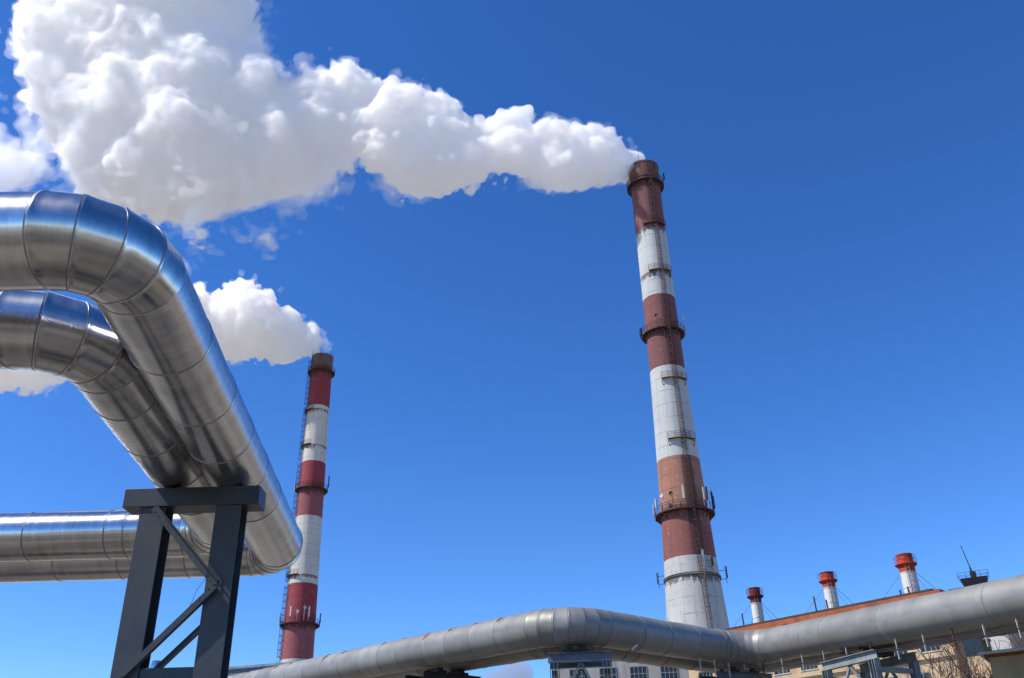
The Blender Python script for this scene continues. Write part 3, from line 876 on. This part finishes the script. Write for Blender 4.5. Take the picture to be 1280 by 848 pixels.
for xx in (-1.25, -.6, 0, .65, 1.3):
    for yy in (-.85, .85): rl.tube([(xx * .9, yy * .92, 3), (xx, yy, 3.5)], .016, 4)
tag(rl.build('railing', M['black'], rp), kind='stuff')
MB().bar((-2.3, -.2, 2.25), (-.3, 0, 2.4), .12, .1).build('strut', M['black'], rp)

# plaster outbuilding with a sheet metal coping, lower right corner
ob = thing('plaster_outbuilding', 'stained yellow plaster outbuilding with pale metal coping in the bottom right corner', 'building', (11.4, 23.4, 0), R(-33))
MB().box((2.2, 2.0, 2.72), (4.4, 4.0, 5.44)).build('wall', M['stained'], ob)
bevel_mod(MB().box((2.2, 1.95, 5.49), (4.75, 4.4, .07)).build('coping', M['flash'], ob), .012)
MB().box((2.2, 1.97, 5.43), (4.55, 4.2, .045)).build('coping_board', M['rust'], ob)
st_ = thing('wall_stub', 'short plaster chimney stub on the corner of the stained outbuilding', 'chimney stub', (11.33, 23.52, 5.53), R(-33))
bevel_mod(MB().box((.14, .14, .14), (.17, .17, .30)).build('shaft', M['stained'], st_), .01)
bevel_mod(MB().box((.14, .14, .31), (.23, .23, .05)).build('cap', M['greywall'], st_), .008)
sh = thing('shed', 'low shed roof edge with pale metal flashing beside the outbuilding', 'shed', (10.2, 23.6, 0), R(-30))
MB().box((.35, 1.0, 2.3), (1.3, 1.8, 4.6)).build('wall', M['stained'], sh)
bevel_mod(MB().box((.35, .98, 4.68), (1.5, 2.0, .09)).build('roof_edge', M['flash'], sh), .01)

# whitewashed block behind the grey pipes
bgz = R(6)
wb = thing('whitewashed_block', 'whitewashed building with dark windows far behind the grey pipe bend', 'building', (3.1, 80, 0), R(-6))
MB().box((9, 5, 7.7), (19, 10, 15.4)).build('wall', M['whitewash'], wb)
MB().box((9, 4.95, 15.45), (19.3, 10.3, .1)).build('roof_edge', M['roofdark'], wb)
for k in range(7):
    for zr in (13.2, 10.6, 8.0):
        xe = .9 + k * 2.5
        wd = MB().box((xe + .7, -.01, zr + .55), (1.4, .04, 1.2)).build('window', M['glass'], wb)
        fm = MB()
        for u in (0, .25, .5, .75, 1): fm.box((xe + .03 + 1.34 * u, -.04, zr + .55), (.05, .04, 1.2))
        for u in (0, .5, 1): fm.box((xe + .7, -.041, zr - .02 + 1.14 * u), (1.4, .04, .06))
        fm.build('sash', M['winframe'], wd)

# ------------------------------------------------------------------ bare trees
M['bark'] = mat_plain('bare_branch_bark', (.075, .05, .035), .9, 0, .3, 5)
def bare_tree(label, x, y, H, seed, spread=1.0):
    rn = random.Random(seed); t = thing('bare_tree', label, 'tree', (x, y, 0), rn.uniform(0, 6), 'bare trees before the hall')
    tr = MB(); cr = MB()
    def grow(p, d, L, r, lev):
        mb = tr if lev == 0 else cr
        pts = [p]; rr = [r]; n = 4 if lev < 3 else 3
        for k in range(n):
            d = (d + Vector((rn.uniform(-1, 1), rn.uniform(-1, 1), rn.uniform(-.5, .8))) * (.07 if lev == 0 else .17)).normalized()
            p = p + d * (L / n); pts.append(p); rr.append(max(.011, r * (1 - .45 * (k + 1) / n)))
        mb.tube(pts, rr, 8 if lev == 0 else 5 if lev < 3 else 3, cap=False)
        if lev >= 5: return
        kids = rn.randint(3, 4) if lev < 5 else 3
        for k in range(kids):
            f = rn.uniform(.35, 1.0) if k else 1.0
            q = pts[0].lerp(pts[-1], f) if f < 1 else pts[-1]
            ax = Vector((rn.uniform(-1, 1), rn.uniform(-1, 1), rn.uniform(-.2, .5))).normalized()
            nd = (d * (1.0 if k else 1.6) + ax * (.85 if lev else .6) * spread).normalized()
            grow(q, nd, L * rn.uniform(.6, .78), rr[-1] * rn.uniform(.55, .85) if f < 1 else rr[-1] * .9, lev + 1)
    grow(Vector((0, 0, 0)), Vector((0, 0, 1)), H * .36, H * .022, 0)
    tr.build('trunk', M['bark'], t, R(60)); tag(cr.build('crown', M['bark'], t), kind='stuff')
bare_tree('bare tree in front of the hall, just right of the pale trestle', 15.6, 37.5, 8.6, 5)
bare_tree('bare tree with dense twigs left of the stained outbuilding', 19.6, 40.5, 9.6, 11)
bare_tree('low bare tree close to the left side of the stained outbuilding', 15.6, 32.0, 7.4, 31, 1.1)
bare_tree('thin bare tree between the other two before the hall', 19.3, 44.0, 9.6, 23, .8)

# ------------------------------------------------------------------ smoke: lumpy bodies filled with scattering medium
def value_noise(shape, org, cell, scale, rs):
    """smooth noise about 0..1 on a grid, features of the given size (m)"""
    ws = []; dims = []
    for ax in range(3):
        x = np.arange(shape[ax]) * cell / (scale[ax] if isinstance(scale, tuple) else scale)
        i = np.floor(x).astype(int); f = x - i
        W_ = np.zeros((shape[ax], i.max() + 4), np.float32)
        b = [(1 - f) ** 3 / 6, (3 * f ** 3 - 6 * f ** 2 + 4) / 6, (-3 * f ** 3 + 3 * f ** 2 + 3 * f + 1) / 6, f ** 3 / 6]
        for q in range(4): W_[np.arange(shape[ax]), i + q] += b[q]
        ws.append(W_); dims.append(W_.shape[1])
    L = rs.uniform(-1, 1, dims).astype(np.float32)
    L = np.tensordot(ws[2], L, (1, 2)).transpose(1, 2, 0)
    L = np.tensordot(ws[1], L, (1, 1)).transpose(1, 0, 2)
    L = np.tensordot(ws[0], L, (1, 0))
    return L * 1.9

def surface_nets(F, org, cell):
    """quads on the zero level of F (positive inside)"""
    ins = F > 0
    nx, ny, nz = F.shape
    corner = [(i, j, k) for i in (0, 1) for j in (0, 1) for k in (0, 1)]
    sl = lambda a, c: a[c[0]:nx - 1 + c[0], c[1]:ny - 1 + c[1], c[2]:nz - 1 + c[2]]
    cnt = np.zeros((nx - 1, ny - 1, nz - 1), np.uint8)
    for c in corner: cnt += sl(ins, c)
    act = (cnt > 0) & (cnt < 8)
    idx = np.full(act.shape, -1, np.int64); ids = np.argwhere(act); idx[act] = np.arange(len(ids))
    acc = np.zeros((len(ids), 3)); num = np.zeros(len(ids))
    vals = {c: sl(F, c)[act] for c in corner}
    for a in corner:
        for ax in range(3):
            if a[ax] == 0:
                b = list(a); b[ax] = 1; b = tuple(b)
                va, vb = vals[a], vals[b]; m = (va > 0) != (vb > 0)
                t = va / np.where(m, va - vb, 1)
                p = np.zeros((len(ids), 3)); p += a; p[:, ax] += t
                acc[m] += p[m]; num[m] += 1
    V = (ids + acc / num[:, None]) * cell + org
    quads = []
    for ax in range(3):
        o1, o2 = (ax + 1) % 3, (ax + 2) % 3
        a = [slice(1, -1)] * 3; b = [slice(1, -1)] * 3
        a[ax] = slice(0, -1); b[ax] = slice(1, None)
        A_, B_ = ins[tuple(a)], ins[tuple(b)]
        e = np.argwhere(A_ != B_)
        if not len(e): continue
        flip = A_[tuple(e.T)]
        base = e.copy(); base[:, o1] += 1; base[:, o2] += 1
        def cid(d1, d2):
            q = base.copy(); q[:, o1] -= d1; q[:, o2] -= d2
            return idx[tuple(q.T)]
        q = np.stack([cid(1, 1), cid(0, 1), cid(0, 0), cid(1, 0)], 1)
        q[~flip] = q[~flip][:, ::-1]
        quads.append(q)
    return V, np.concatenate(quads)

def np_mesh(name, V, Q):
    me = bpy.data.meshes.new(name)
    me.vertices.add(len(V)); me.vertices.foreach_set('co', V.astype(np.float32).ravel())
    me.loops.add(Q.size); me.loops.foreach_set('vertex_index', Q.astype(np.int32).ravel())
    me.polygons.add(len(Q)); me.polygons.foreach_set('loop_start', np.arange(0, Q.size, 4, dtype=np.int32))
    me.polygons.foreach_set('use_smooth', np.ones(len(Q), bool))
    me.update(); me.validate()
    return me

def poly_dist(P, X, Z):
    """signed distance to a polygon in the x-z plane, positive inside"""
    P = np.array(P, float); d = np.full(X.shape, 1e9); ins = np.zeros(X.shape, bool)
    for (x0, z0), (x1, z1) in zip(P, np.roll(P, -1, 0)):
        vx, vz = x1 - x0, z1 - z0; L2 = vx * vx + vz * vz + 1e-9
        t = np.clip(((X - x0) * vx + (Z - z0) * vz) / L2, 0, 1)
        d = np.minimum(d, np.hypot(X - x0 - t * vx, Z - z0 - t * vz))
        c = ((z0 > Z) != (z1 > Z)) & (X < (x1 - x0) * (Z - z0) / (z1 - z0 + 1e-12) + x0)
        ins ^= c
    return np.where(ins, d, -d)

def plume_field(poly, y0, cell, seed, amp, depth=1.0, ragged=None, nsph=900, flat=None, extra=()):
    rs = np.random.RandomState(seed)
    P = np.array(poly); pad = 5.0
    x0, x1 = P[:, 0].min() - pad, P[:, 0].max() + pad
    z0, z1 = P[:, 1].min() - pad, P[:, 1].max() + pad
    gx = np.arange(x0, x1, cell); gz = np.arange(z0, z1, cell)
    D = poly_dist(poly, *np.meshgrid(gx, gz, indexing='ij'))
    Dm = D.max() * depth
    hy = D.max() * depth * 1.4 + pad + 1
    gy = np.arange(y0 - hy, y0 + hy, cell)
    F = np.full((len(gx), len(gy), len(gz)), -6.0, np.float32)
    # balls inscribed in the outline, jittered in depth, give the body its thickness
    cand = np.argwhere(D > .6)
    wgt = D[tuple(cand.T)] ** .5; wgt /= wgt.sum()
    pick = cand[rs.choice(len(cand), nsph, replace=False, p=wgt)]
    balls = []
    for i, k in pick:
        r = D[i, k]; dp = depth if flat is None else depth * flat(gx[i])
        jit = .3 * r * depth if flat is None else r * (.3 * depth + .3 * (depth - dp))
        balls.append((gx[i], y0 + rs.uniform(-1, 1) * jit, gz[k], r, dp))
    for n in range(nsph):                       # smaller billows on the outside of the big ones
        bx, by, bz, r, dp = balls[rs.randint(nsph)]
        if r < 2.0: continue
        a = rs.normal(size=3); a[1] *= 1.3; a /= np.linalg.norm(a)
        if a[1] > .3: a[1] *= -1
        q = r * rs.uniform(.22, .42)
        cx_, cy_, cz_ = bx + a[0] * (r - q * .55), by + a[1] * (r - q * .45) * dp, bz + a[2] * (r - q * .55)
        ii, kk = int((cx_ - x0) / cell), int((cz_ - z0) / cell)
        if 0 <= ii < len(gx) and 0 <= kk < len(gz):
            q = min(q, max(D[ii, kk] + .3, 0)) if abs(a[1]) < .9 else q
            if q > .5: balls.append((cx_, cy_, cz_, q, .8))
    balls += [(q[0], y0 + (q[3] if len(q) > 3 else 0), q[1], q[2], 1.0) for q in extra]   # puffs still in the mouth, torn trails below
    for bx, by, bz, r, dp in balls:
        m = r + 5.0
        s0 = [max(0, int((c - m - g0) / cell)) for c, g0 in ((bx, x0), (by, y0 - hy), (bz, z0))]
        s1 = [int((c + m - g0) / cell) + 2 for c, g0 in ((bx, x0), (by, y0 - hy), (bz, z0))]
        sx, sy, sz = gx[s0[0]:s1[0]], gy[s0[1]:s1[1]], gz[s0[2]:s1[2]]
        if not (len(sx) and len(sy) and len(sz)): continue
        dd = r - np.sqrt((sx[:, None, None] - bx) ** 2 + ((sy[None, :, None] - by) / dp) ** 2 + (sz[None, None, :] - bz) ** 2).astype(np.float32)
        v = F[s0[0]:s1[0], s0[1]:s1[1], s0[2]:s1[2]]
        np.maximum(v, dd, out=v)
    org = np.array([x0, y0 - hy, z0])
    F -= .8 * np.clip((P[:, 0].max() - 6 - gx) / 15, 0, 1).astype(np.float32)[:, None, None]   # fuller at the mouth, where it is young
    dsp = np.zeros_like(F)
    for sc, am in amp:
        if sc > 3: dsp += am * (np.abs(value_noise(F.shape, org, cell, sc, rs)) * 2.0 - .6)
    F += np.minimum(dsp, 1.2 + .15 * dsp)          # big lumps swell only so far, so none come loose
    for sc, am in amp:
        if sc <= 3: F += am * (np.abs(value_noise(F.shape, org, cell, sc, rs)) * 2.0 - .7)
    if ragged is not None:
        wl = ragged(gx[:, None, None], gz[None, None, :])
        nz_ = value_noise(F.shape, org, cell, 6.0, rs) + .6 * value_noise(F.shape, org, cell, 2.6, rs) + .35 * value_noise(F.shape, org, cell, 1.2, rs)
        F += np.minimum(wl * nz_, .8).astype(np.float32)
    return F, org

def mat_steam(name, dens, col=(1, 1, 1), g=0.0, alpha=.004):
    m = bpy.data.materials.new(name); m.use_nodes = True; t = m.node_tree
    b = t.nodes['Principled BSDF']; b.inputs['Alpha'].default_value = alpha
    b.inputs['Base Color'].default_value = (.9, .9, .9, 1); b.inputs['Roughness'].default_value = 1
    b.inputs['Specular IOR Level'].default_value = 0
    v = t.nodes.new('ShaderNodeVolumePrincipled')
    v.inputs['Color'].default_value = (*col, 1); v.inputs['Density'].default_value = dens; v.inputs['Anisotropy'].default_value = g
    t.links.new(v.outputs[0], t.nodes['Material Output'].inputs['Volume'])
    m.cycles.homogeneous_volume = True
    return m

def plume(name, label, cat, poly, xc, y0, cell, seed, amp, shells, depth=1.0, ragged=None, nsph=900, flat=None, mist=None, extra=()):
    F, org = plume_field(poly, y0, cell, seed, amp, depth, ragged, nsph, flat, extra)
    root = None
    for i, (lev, mt, nm) in enumerate(shells):
        if lev == 'mist':                           # torn, nearly clear fringe drawn out along the wind
            rs = np.random.RandomState(seed + 77)
            X = (org[0] + np.arange(F.shape[0]) * cell)[:, None, None]; Zg = (org[2] + np.arange(F.shape[2]) * cell)[None, None, :]
            nz_ = value_noise(F.shape, org, cell, (7.0, 4.5, 4.5), rs) + .7 * value_noise(F.shape, org, cell, (3.2, 2.2, 2.2), rs) + .6 * value_noise(F.shape, org, cell, (1.5, 1.1, 1.1), rs) + .45 * value_noise(F.shape, org, cell, (.9, .7, .7), rs)
            e = 1.0 if mist is None else mist(X, Zg)
            V, Q = surface_nets((F + .5 * e + 1.7 * e * nz_ - .4).astype(np.float32), org, cell)
        elif isinstance(lev, tuple):                  # a denser skin of billows over the thinner inside
            Fs = F
            if mist is not None:                    # the skin breaks up where the plume is old and spread out
                rs = np.random.RandomState(seed + 5)
                X = (org[0] + np.arange(F.shape[0]) * cell)[:, None, None]; Zg = (org[2] + np.arange(F.shape[2]) * cell)[None, None, :]
                nz_ = value_noise(F.shape, org, cell, 5.0, rs) + .6 * value_noise(F.shape, org, cell, 2.2, rs)
                Fs = (F - (mist(X, Zg) - 1.0) * np.clip(nz_ + .35, 0, 1.2) * 1.6).astype(np.float32)
            V, Q = surface_nets(Fs - lev[0], org, cell); V2, Q2 = surface_nets(np.minimum(lev[1] - F, 50), org, cell) if Fs is F else surface_nets(lev[1] - Fs, org, cell)
            Q = np.concatenate([Q, Q2 + len(V)]); V = np.concatenate([V, V2])
        else:
            V, Q = surface_nets(F - lev, org, cell)
        V[:, 1] += WIND * (V[:, 0] - xc)          # the wind blows almost straight to the left
        c = np.array([org[0] + F.shape[0] * cell / 2, y0, org[2]])
        me = np_mesh(nm, V - c, Q); me.materials.append(mt)
        o = bpy.data.objects.new(name if root is None else nm, me)
        if root is None:
            root = o; link(o); o.location = c; tag(o, label, cat)
        else:
            link(o, root)
    return root

WIND = -0.015
P1 = [(26.9,115.8),(22.3,122.8),(17.5,124.0),(12.9,125.4),(9.0,127.2),(4.7,127.8),(1.2,130.7),(-2.0,129.2),(-4.7,127.2),(-7.6,130.5),(-10.8,132.2),(-14.0,136.4),(-18.2,136.5),(-21.4,136.1),(-26.4,136.2),(-30.0,141.7),(-33.4,144.3),(-36.7,142.6),(-40.0,142.2),(-43.5,143.9),(-45.2,140.6),(-47.7,144.7),(-51.5,148.4),(-53.9,152.1),(-53.3,156.8),(-55.1,165.6),(-57.3,176.1),(-69.7,187.7),(-93.7,186.5),(-107.0,178.9),(-110.2,168.8),(-109.0,163.7),(-103.7,153.7),(-104.1,143.2),(-96.7,138.2),(-99.4,132.1),(-91.2,124.2),(-86.8,119.5),(-85.4,113.0),(-80.8,112.8),(-76.2,112.6),(-71.5,113.0),(-66.4,109.7),(-62.7,105.6),(-58.4,104.4),(-55.6,109.3),(-51.8,110.4),(-48.1,108.1),(-48.0,101.9),(-45.4,101.0),(-41.2,102.9),(-38.7,108.3),(-36.0,114.5),(-32.4,118.3),(-28.4,116.0),(-25.3,112.7),(-22.0,110.4),(-17.5,110.8),(-11.5,111.5),(-2.2,112.1),(3.9,110.6),(9.8,109.9),(15.9,110.6),(22.7,110.8)]
P2 = [(-49.4,114.2),(-53.7,121.4),(-58.0,127.3),(-62.1,131.0),(-65.7,131.9),(-69.8,136.7),(-73.9,138.1),(-77.2,134.6),(-79.6,131.8),(-83.5,137.0),(-87.3,139.1),(-92.9,140.8),(-97.5,134.4),(-105.2,129.6),(-117.9,127.7),(-128.0,124.6),(-140.7,123.9),(-148.1,119.2),(-143.4,109.6),(-134.3,106.9),(-125.9,106.0),(-119.9,107.1),(-113.3,110.8),(-102.2,112.6),(-91.7,112.3),(-83.5,114.2),(-78.9,113.6),(-75.0,112.1),(-72.5,114.3),(-69.6,111.3),(-68.4,112.5),(-65.9,114.5),(-61.3,112.4),(-57.2,111.4),(-52.4,111.8)]
inner = mat_steam('inner_steam', .2, (.994, .987, .975), .45); skin = mat_steam('billowing_steam', .65, (.994, .987, .975), .1); mistm = mat_steam('steam_mist', .085, (1, 1, 1), .3, .001)
AMP = ((16.0, 1.3), (8.5, 1.7), (4.4, 1.75), (2.4, 1.1), (1.35, .85), (.8, .5))
rag1 = lambda X, Z: 11.0 * np.clip((-28 - X) / 30, 0, 1) * np.clip((136 - Z) / 18, .3, 1) + 0 * Z
plume('smoke_plume', 'huge white smoke plume drifting left from the tall right chimney', 'smoke plume', P1, 26.03, 137.56, .36, 4, AMP,
      [(0.0, inner, 'veil'), ((.2, 1.9), skin, 'billow'), ('mist', mistm, 'mist')], .68, rag1, 900, lambda x: 1 - .5 * min(max((-25 - x) / 30, 0), 1), lambda X, Z: 1 + 1.3 * np.clip((-22 - X) / 28, 0, 1) * np.clip((146 - Z) / 22, .35, 1),
      ((25.3, 113.6, 1.0), (24.6, 115.2, 1.9), (23.4, 116.4, 3.2), (-6.5, 117.2, 5.4), (-1.0, 117.2, 5.3), (4.0, 116.9, 5.1), (21.5, 116.8, 4.2),
       (-39.5, 113.5, 4.2), (-40.4, 111.4, 3.6), (-41.7, 108.9, 3.0), (-43.0, 106.6, 2.9), (-44.3, 104.6, 2.6), (-45.7, 103.0, 2.4), (-46.9, 101.8, 2.0),
       (-30.9, 117.0, 3.0), (-31.8, 115.0, 2.5), (-32.9, 112.7, 2.3), (-33.7, 110.5, 1.9), (-58.2, 107.2, 3.2), (-58.6, 104.6, 2.6)))
plume('smoke_plume', 'small white smoke plume leaving the more distant crimson chimney', 'smoke plume', P2, -49.31, 209.27, .45, 9, AMP,
      [(0.0, inner, 'veil'), ((.2, 1.9), skin, 'billow'), ('mist', mistm, 'mist')], .9, None, 600, None, None,
      ((-49.3, 113.2, 2.4), (-50.0, 115.0, 2.9), (-51.8, 116.2, 3.6), (-54.0, 116.8, 4.4), (-57.0, 117.6, 5.2)))
E2 = [(-97.4, 120.8), (-92.1, 119.1), (-88.8, 117.8), (-84.9, 115.0), (-84.7, 110.8), (-87.2, 107.6), (-92.1, 106.7), (-99, 106.8), (-104, 119.4)]
wisp = mat_steam('torn_steam', .10, g=.3)
plume('smoke_wisp', 'loose scrap of white smoke at the left edge above the bright pipes', 'smoke', E2, -92, 131, .4, 21, AMP, [(0.0, wisp, 'veil'), ('mist', mistm, 'mist')], .6, lambda X, Z: 4.5 + 0 * X + 0 * Z, 120)
P3 = [(-5.0, 15.3), (-4.1, 16.3), (-3.0, 16.9), (-1.7, 17.5), (-0.5, 17.8), (0.5, 17.5), (1.5, 16.7), (1.2, 14.6), (-4.8, 14.4)]
grey = mat_steam('grey_smoke', .55, (.62, .62, .66), .3)
plume('smoke_puff', 'small dark grey smoke puff low under the rusty grey pipe', 'smoke', P3, -2, 95, .12, 5, ((2.0, .35), (1.0, .3), (.5, .2)), [(0.0, grey, 'veil')], .8, None, 120)
